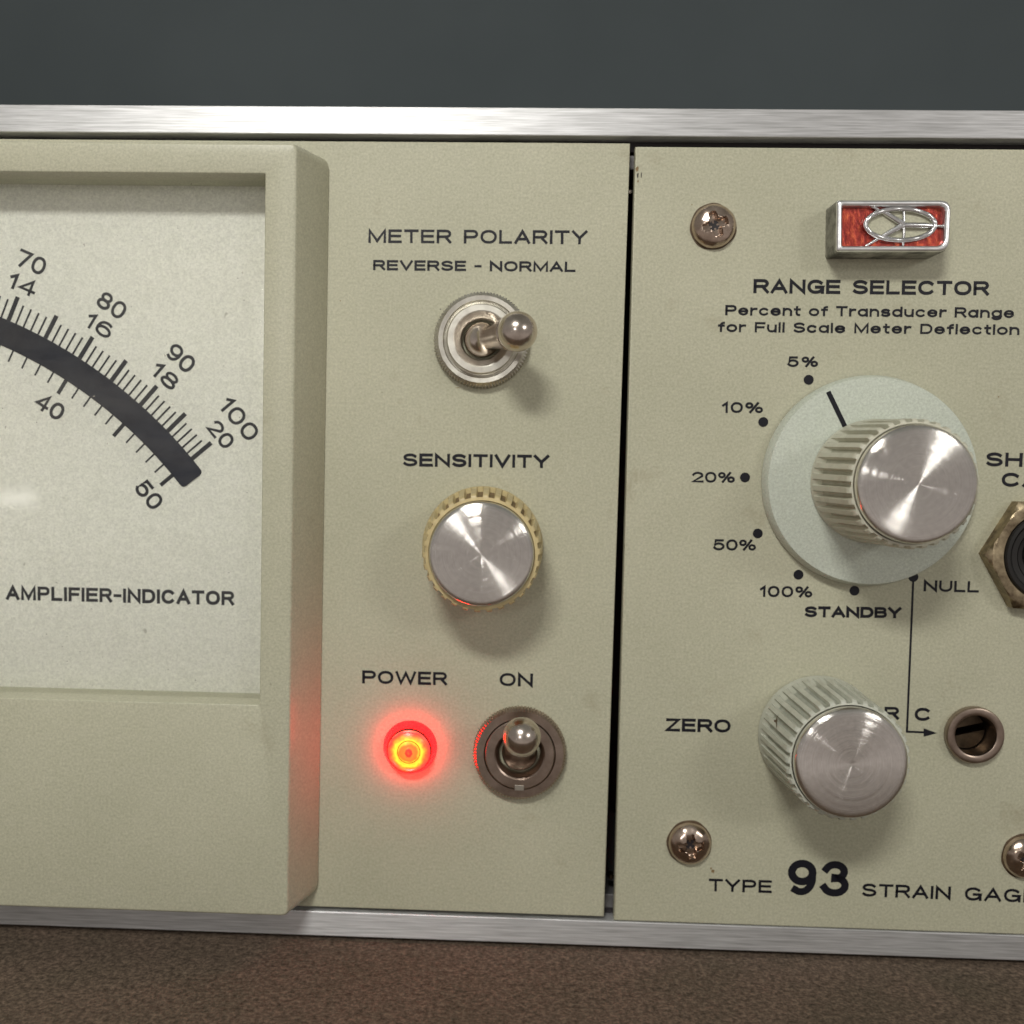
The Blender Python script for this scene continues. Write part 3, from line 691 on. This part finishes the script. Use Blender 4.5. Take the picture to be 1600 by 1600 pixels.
for px, py in ((1263.5, 593.5), (1192.5, 659.5), (1164, 746), (1184, 833.5), (1247.5, 898), (1335, 923), (1427, 901.5)):
    u, v = P(px, py); B('position_dot', dotm, 'print_ink', u, v, 0)
vs, fs = [], []
a_, b_, c_ = P(1427, 903), P(1417, 1143.2), P(1445, 1144.2)
ribbon(vs, fs, [a_, b_, c_], .36, .032)
k0, k1, k2 = P(1443, 1137.8), P(1443, 1151.2), P(1464, 1145.4)
i0 = len(vs); vs += [(*k0, .033), (*k1, .033), (*k2, .033)]; fs.append((i0, i0 + 1, i0 + 2))
B('pointer_line', mesh('pointer_line', vs, fs), 'print_ink')

# ---- range selector: white skirt with an index line, fluted grip, turned cap
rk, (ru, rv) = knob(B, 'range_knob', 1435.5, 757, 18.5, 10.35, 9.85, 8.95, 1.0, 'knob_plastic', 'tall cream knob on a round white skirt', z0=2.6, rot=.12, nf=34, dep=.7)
su_, sv_ = P(1365, 749, 2.6)
sk = link('skirt', lathe('skirt', [(17.0, -2.35), (17.75, -2.3), (17.75, -1.9), (17.35, -.3), (17.2, -.02), (17.05, .02), (0, .02)], 160, deg=30), 'skirt_plastic', rk, (0, 0, 0))
sk.rotation_euler = (0, 0, 0)
p0, p1 = Vector(P(1294, 612, 2.6)) - Vector((ru, rv)), Vector(P(1330, 687, 2.6)) - Vector((ru, rv))
vs, fs = [], []
rotm = Matrix.Rotation(-.12, 2)
ribbon(vs, fs, [tuple(rotm @ p0), tuple(rotm @ p1)], .80, .05)
link('index_line', mesh('index_line', vs, fs), 'print_ink', rk)
# ---- zero knob
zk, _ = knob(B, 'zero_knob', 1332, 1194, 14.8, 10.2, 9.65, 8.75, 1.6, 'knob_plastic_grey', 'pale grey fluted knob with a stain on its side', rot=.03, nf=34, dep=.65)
random.seed(3)
def blot():
    # chipped dark stain lying on the knob's flank
    vs, fs = [], []; pts = [(-.1, 1.7), (.15, .9), (.1, .35), (.55, .15), (.45, -.25), (.05, -.1), (-.3, -.5), (-.42, -1.3), (-.5, -.4), (-.28, .1), (-.3, .45), (0, .8)]
    return pts
th = math.radians(156)
vs = []
for q, (dx_, dz_) in enumerate(blot()):
    a = th - (dz_ * .8) / 10.1; z = 7.0 - dx_ * 1.7 - dz_ * .35; r = 10.08 - .43 * (z - 1.6) / 12.6 + .05
    vs.append((r * math.cos(a), r * math.sin(a), z))
link('stain', mesh('stain', vs, [tuple(range(len(vs)))]), 'dark_dirt_and_shade', zk)

# ---- screws
def screw_mesh():
    nr, na = 30, 120; R_, Hh = 3.68, 2.3; vs, fs = [], []
    def hz(x, y):
        r = math.hypot(x, y) / R_
        z = .3 + (Hh - .3) * math.sqrt(max(0, 1 - .985 * r * r))
        aa = min(abs(x), abs(y)); bb = max(abs(x), abs(y))
        w_ = .74 * (1 - .35 * bb / 2.2) + .12
        inside = max(0, min(1, (w_ - aa) / .14)) * max(0, min(1, (2.15 - bb) / .22))
        cen = max(0, min(1, (1.15 - math.hypot(x, y)) / .3))
        dd = max(inside, cen)
        return max(z, .05) - dd * (1.6 - .40 * bb / 2.2) - .04 * math.sin(3 * x + 1) * math.cos(2.3 * y) * (1 - dd)
    vs.append((0, 0, hz(0, 0)))
    for i in range(1, nr + 1):
        r = R_ * (i / nr) ** .9
        for j in range(na):
            a = 2 * math.pi * j / na; x, y = r * math.cos(a), r * math.sin(a); vs.append((x, y, hz(x, y) if i < nr else .0))
    for j in range(na): fs.append((0, 1 + j, 1 + (j + 1) % na))
    for i in range(nr - 1):
        for j in range(na):
            a, b = 1 + i * na, 1 + (i + 1) * na; k = (j + 1) % na; fs.append((a + j, b + j, b + k, a + k))
    return sharp(mesh('screw', vs, fs), 60)
sm = screw_mesh()
for px, py, rz, lab in ((1115.5, 353, .35, 'screw beside the red badge'), (1078, 1318.5, .12, 'screw left of the TYPE 93 lettering'), (1603, 1340, -.45, 'screw above the word GAGE')):
    u, v = P(px, py, .6); s_ = B('screw', sm, 'screw_nickel', u, v, 0); s_.rotation_euler = (0, 0, rz); s_['label'] = lab
    link('recess_disc', lathe('recess_disc', [(.85, .80), (.4, .76), (0, .75)], 20), 'inner_dark', s_)  # near-black disc at the bottom of the cross recess
    link('contact_shade_ring', lathe('contact_shade_ring', [(3.6, .02), (3.8, .06), (3.9, .012)], 60, lambda k, a, r, z: r + (.07 * math.sin(3 * a + px) + .05 * math.sin(7 * a)) * (k == 2)), 'dark_dirt_and_shade', s_)  # contact shade where the head meets the panel, put in as a dark ring

# ---- red badge
bc = P(1395, 352, 3)
def bq(pts, h): return [(P(x, y, h)[0] - bc[0], P(x, y, h)[1] - bc[1]) for x, y in pts]
HBd = 5.6
top = bq([(1307, 393), (1478, 393), (1488, 312), (1308, 312)], HBd)     # bl, br, tr, tl
top = [top[0], (top[2][0], top[1][1]), top[2], top[3]]
base = [(top[0][0] + .1, top[0][1] - .1), (top[1][0] + .1, top[1][1] - .1), (top[2][0] + .1, top[2][1] + .1), (top[3][0] + .1, top[3][1] + .1)]
rad = [.5, 1.9, 1.9, .6]; rad2 = [.45, 1.7, 1.7, .5]; rad3 = [.3, 1.2, 1.2, .3]
fr = B('badge', rings('badge', [qring(base, rad, 0, 6), qring(base, rad, HBd - .9, 6), qring(top, rad, HBd - .42, 6), qring(shrink(top, .12), rad2, HBd - .15, 6),
    qring(shrink(top, .38), rad2, HBd + .06, 6), qring(shrink(top, .70), rad2, HBd, 6), qring(shrink(top, .92), rad3, HBd - .22, 6), qring(shrink(top, 1.0), rad3, HBd - 1.2, 6)], deg=60, mi=[1, 1, 0, 0, 0, 0, 0]), ['badge_chrome', 'badge_side'], bc[0], bc[1], 0)
link('enamel_field', rings('enamel_field', [qring(shrink(top, .7), rad3, HBd - 1.25, 6), qring(shrink(top, .78), rad3, HBd - 1.1, 6)], cap_last=True), 'red_enamel', fr)
oc = P(1409, 349.5, HBd); oc = (oc[0] - bc[0], oc[1] - bc[1]); ks = (D - HBd) / F
oa, ob = 52 * ks, 23.5 * ks
def tube(name, path, r, n=10, closed=False):
    vs, fs = [], []; m = len(path)
    for i in range(m):
        p = Vector(path[i][:3]); rr = path[i][3] if len(path[i]) > 3 else r
        a = Vector(path[i - 1][:3]) if (i or closed) else p; b = Vector(path[(i + 1) % m][:3]) if (i < m - 1 or closed) else p
        d = (b - a).normalized(); sx = d.cross(Vector((0, 0, 1))).normalized(); sy = sx.cross(d)
        for k in range(n):
            t_ = 2 * math.pi * k / n; q = p + (sx * math.cos(t_) + sy * math.sin(t_)) * rr; vs.append(tuple(q))
    for i in range(m if closed else m - 1):
        for k in range(n):
            a, b = i * n, ((i + 1) % m) * n; k2 = (k + 1) % n; fs.append((a + k, b + k, b + k2, a + k2))
    if not closed: fs.append(tuple(range(n))); fs.append(tuple(reversed(range((m - 1) * n, m * n))))
    return sharp(mesh(name, vs, fs), 50)
HE = HBd - .75
link('oval_ring', tube('oval_ring', [(oc[0] + oa * math.cos(2 * math.pi * i / 72), oc[1] + ob * math.sin(2 * math.pi * i / 72), HE + .1 + .05 * math.sin(i)) for i in range(72)], .42, 10, True), 'cast_chrome', fr)
link('oval_field', mesh('oval_field', [(oc[0] + oa * math.cos(2 * math.pi * i / 48), oc[1] + ob * math.sin(2 * math.pi * i / 48), HE - .28) for i in range(48)], [tuple(range(48))]), 'bezel_plastic', fr)
def bp(px, py, z=0, r=.3): q = P(px, py, HBd); return (q[0] - bc[0], q[1] - bc[1], HE + z, r)
for pth in ([bp(1415, 350.5, .1, .5), bp(1448, 351, .12, .48), bp(1466, 351.5, .05, .22), bp(1479, 352, 0, .3)],
            [bp(1414.5, 316, -.1, .2), bp(1415, 335, .05, .26), bp(1415, 365, .05, .26), bp(1414, 385, -.1, .2)],
            [bp(1414, 349, .1, .5), bp(1392, 335, .05, .42), bp(1375, 326, 0, .2), bp(1359, 317, 0, .36)],
            [bp(1412, 351, .1, .5), bp(1392, 362, .05, .44), bp(1372, 373, 0, .26), bp(1355, 383, -.1, .16)]):
    link('emblem_bar', tube('emblem_bar', pth, .3), 'cast_chrome', fr)

# ---- phone jack at the right edge
jk = B('phone_jack', lathe('phone_jack', [(8.6, 0), (8.6, .18), (8.4, .25), (6.5, .25)], 96), 'dark_brass', jack_c[0], jack_c[1], 0)
def hexnut():
    Rv, H_ = 10.3, 2.9; vs, fs = [], []; n = 96
    prof = [('h', 0), ('h', H_ - .95), ('c', 9.35, H_ - .15), ('c', 9.0, H_), ('c', 7.6, H_), ('c', 7.35, H_ - .3), ('c', 7.3, 0.3)]
    for pr in prof:
        for i in range(n):
            a = 2 * math.pi * i / n + math.pi / n * 0
            ph = (a % (math.pi / 3)) - math.pi / 6; rh = Rv * math.cos(math.pi / 6) / math.cos(ph)
            if pr[0] == 'h':
                z = pr[1] if pr[1] == 0 else H_ - .18 - max(0, rh - 8.95) * .55
                vs.append((rh * math.cos(a), rh * math.sin(a), z))
            else: vs.append((min(rh, pr[1]) * math.cos(a), min(rh, pr[1]) * math.sin(a), pr[2]))
    for k in range(len(prof) - 1):
        for i in range(n): j = (i + 1) % n; fs.append((k * n + i, k * n + j, (k + 1) * n + j, (k + 1) * n + i))
    return sharp(mesh('hex_nut', vs, fs), 25)
link('hex_nut', hexnut(), 'aged_brass', jk)
link('jack_bushing', lathe('jack_bushing', [(7.3, .3), (7.32, 2.75), (7.1, 3.05), (6.6, 3.1), (6.3, 2.9), (6.1, 2.6), (5.2, 2.5), (4.9, 2.2), (4.5, 1.0), (3.4, .6), (3.3, -8), (0, -8)], 96), 'black_plastic', jk)

# ---- paint chips and small stains on the panels
def blotch(n, r, sq, seed):
    rnd = random.Random(seed); return [(r * rnd.uniform(.55, 1.2) * math.cos(2 * math.pi * i / n), sq * r * rnd.uniform(.55, 1.2) * math.sin(2 * math.pi * i / n), .02) for i in range(n)]
for unit, px, py, r, sq, m in ((B, 995.5, 264, .28, 1.6, 'grime'), (B, 996.5, 274, .2, 2.4, 'inner_dark'), (B, 1002, 273, .10, 5.0, 'inner_dark'), (B, 997, 283, .16, 1.4, 'grime'),
        (B, 1114, 1361, .30, 1.1, 'grime'), (B, 1111, 1357, .16, 1.3, 'grime'), (B, 1451, 403, .12, 1, 'inner_dark'), (B, 1081, 320, .13, .6, 'grime'), (A, 688, 483, .10, 1, 'inner_dark'),
        (A, 716, 606, .55, .10, 'grime'), (A, 532, 470, .12, 1, 'grime'), (B, 1560, 620, .12, 1, 'grime')):
    u, v = P(px, py); unit('paint_chip', mesh('paint_chip', blotch(14, r, sq, px), [tuple(range(14))]), m, u, v, 0)

# ---- recessed trimmer with chrome eyelet
tr = B('trimmer_adjuster', lathe('trimmer_adjuster', [(4.75, 0), (4.85, .2), (4.85, 1.1), (4.7, 1.35), (4.4, 1.45), (3.75, 1.42), (3.5, 1.3), (3.42, 1.0), (3.42, -6)], 96, deg=30), 'tarnished_nickel', trim_c[0], trim_c[1], 0)
sh_ = mesh('slotted_shaft', [], []);
bm = bmesh.new()
for s1 in (1, -1):
    pts = [(3.2 * math.cos(math.radians(q)), 3.2 * math.sin(math.radians(q))) for q in range(12, 169, 6)]
    lo = [bm.verts.new((x * MM, s1 * y * MM, -6 * MM)) for x, y in pts]; hi = [bm.verts.new((x * MM, s1 * y * MM, -2.3 * MM)) for x, y in pts]
    bm.faces.new(hi)
    for i in range(len(pts)): j = (i + 1) % len(pts); bm.faces.new((lo[i], lo[j], hi[j], hi[i]))
bmesh.ops.recalc_face_normals(bm, faces=bm.faces); bm.to_mesh(sh_); bm.free()
o = link('slotted_shaft', sh_, 'dark_brass', tr); o.rotation_euler = (0, 0, math.radians(14))
link('trimmer_well', lathe('trimmer_well', [(3.4, -6.2), (3.4, -6), (0, -6)], 32), 'inner_dark', tr)
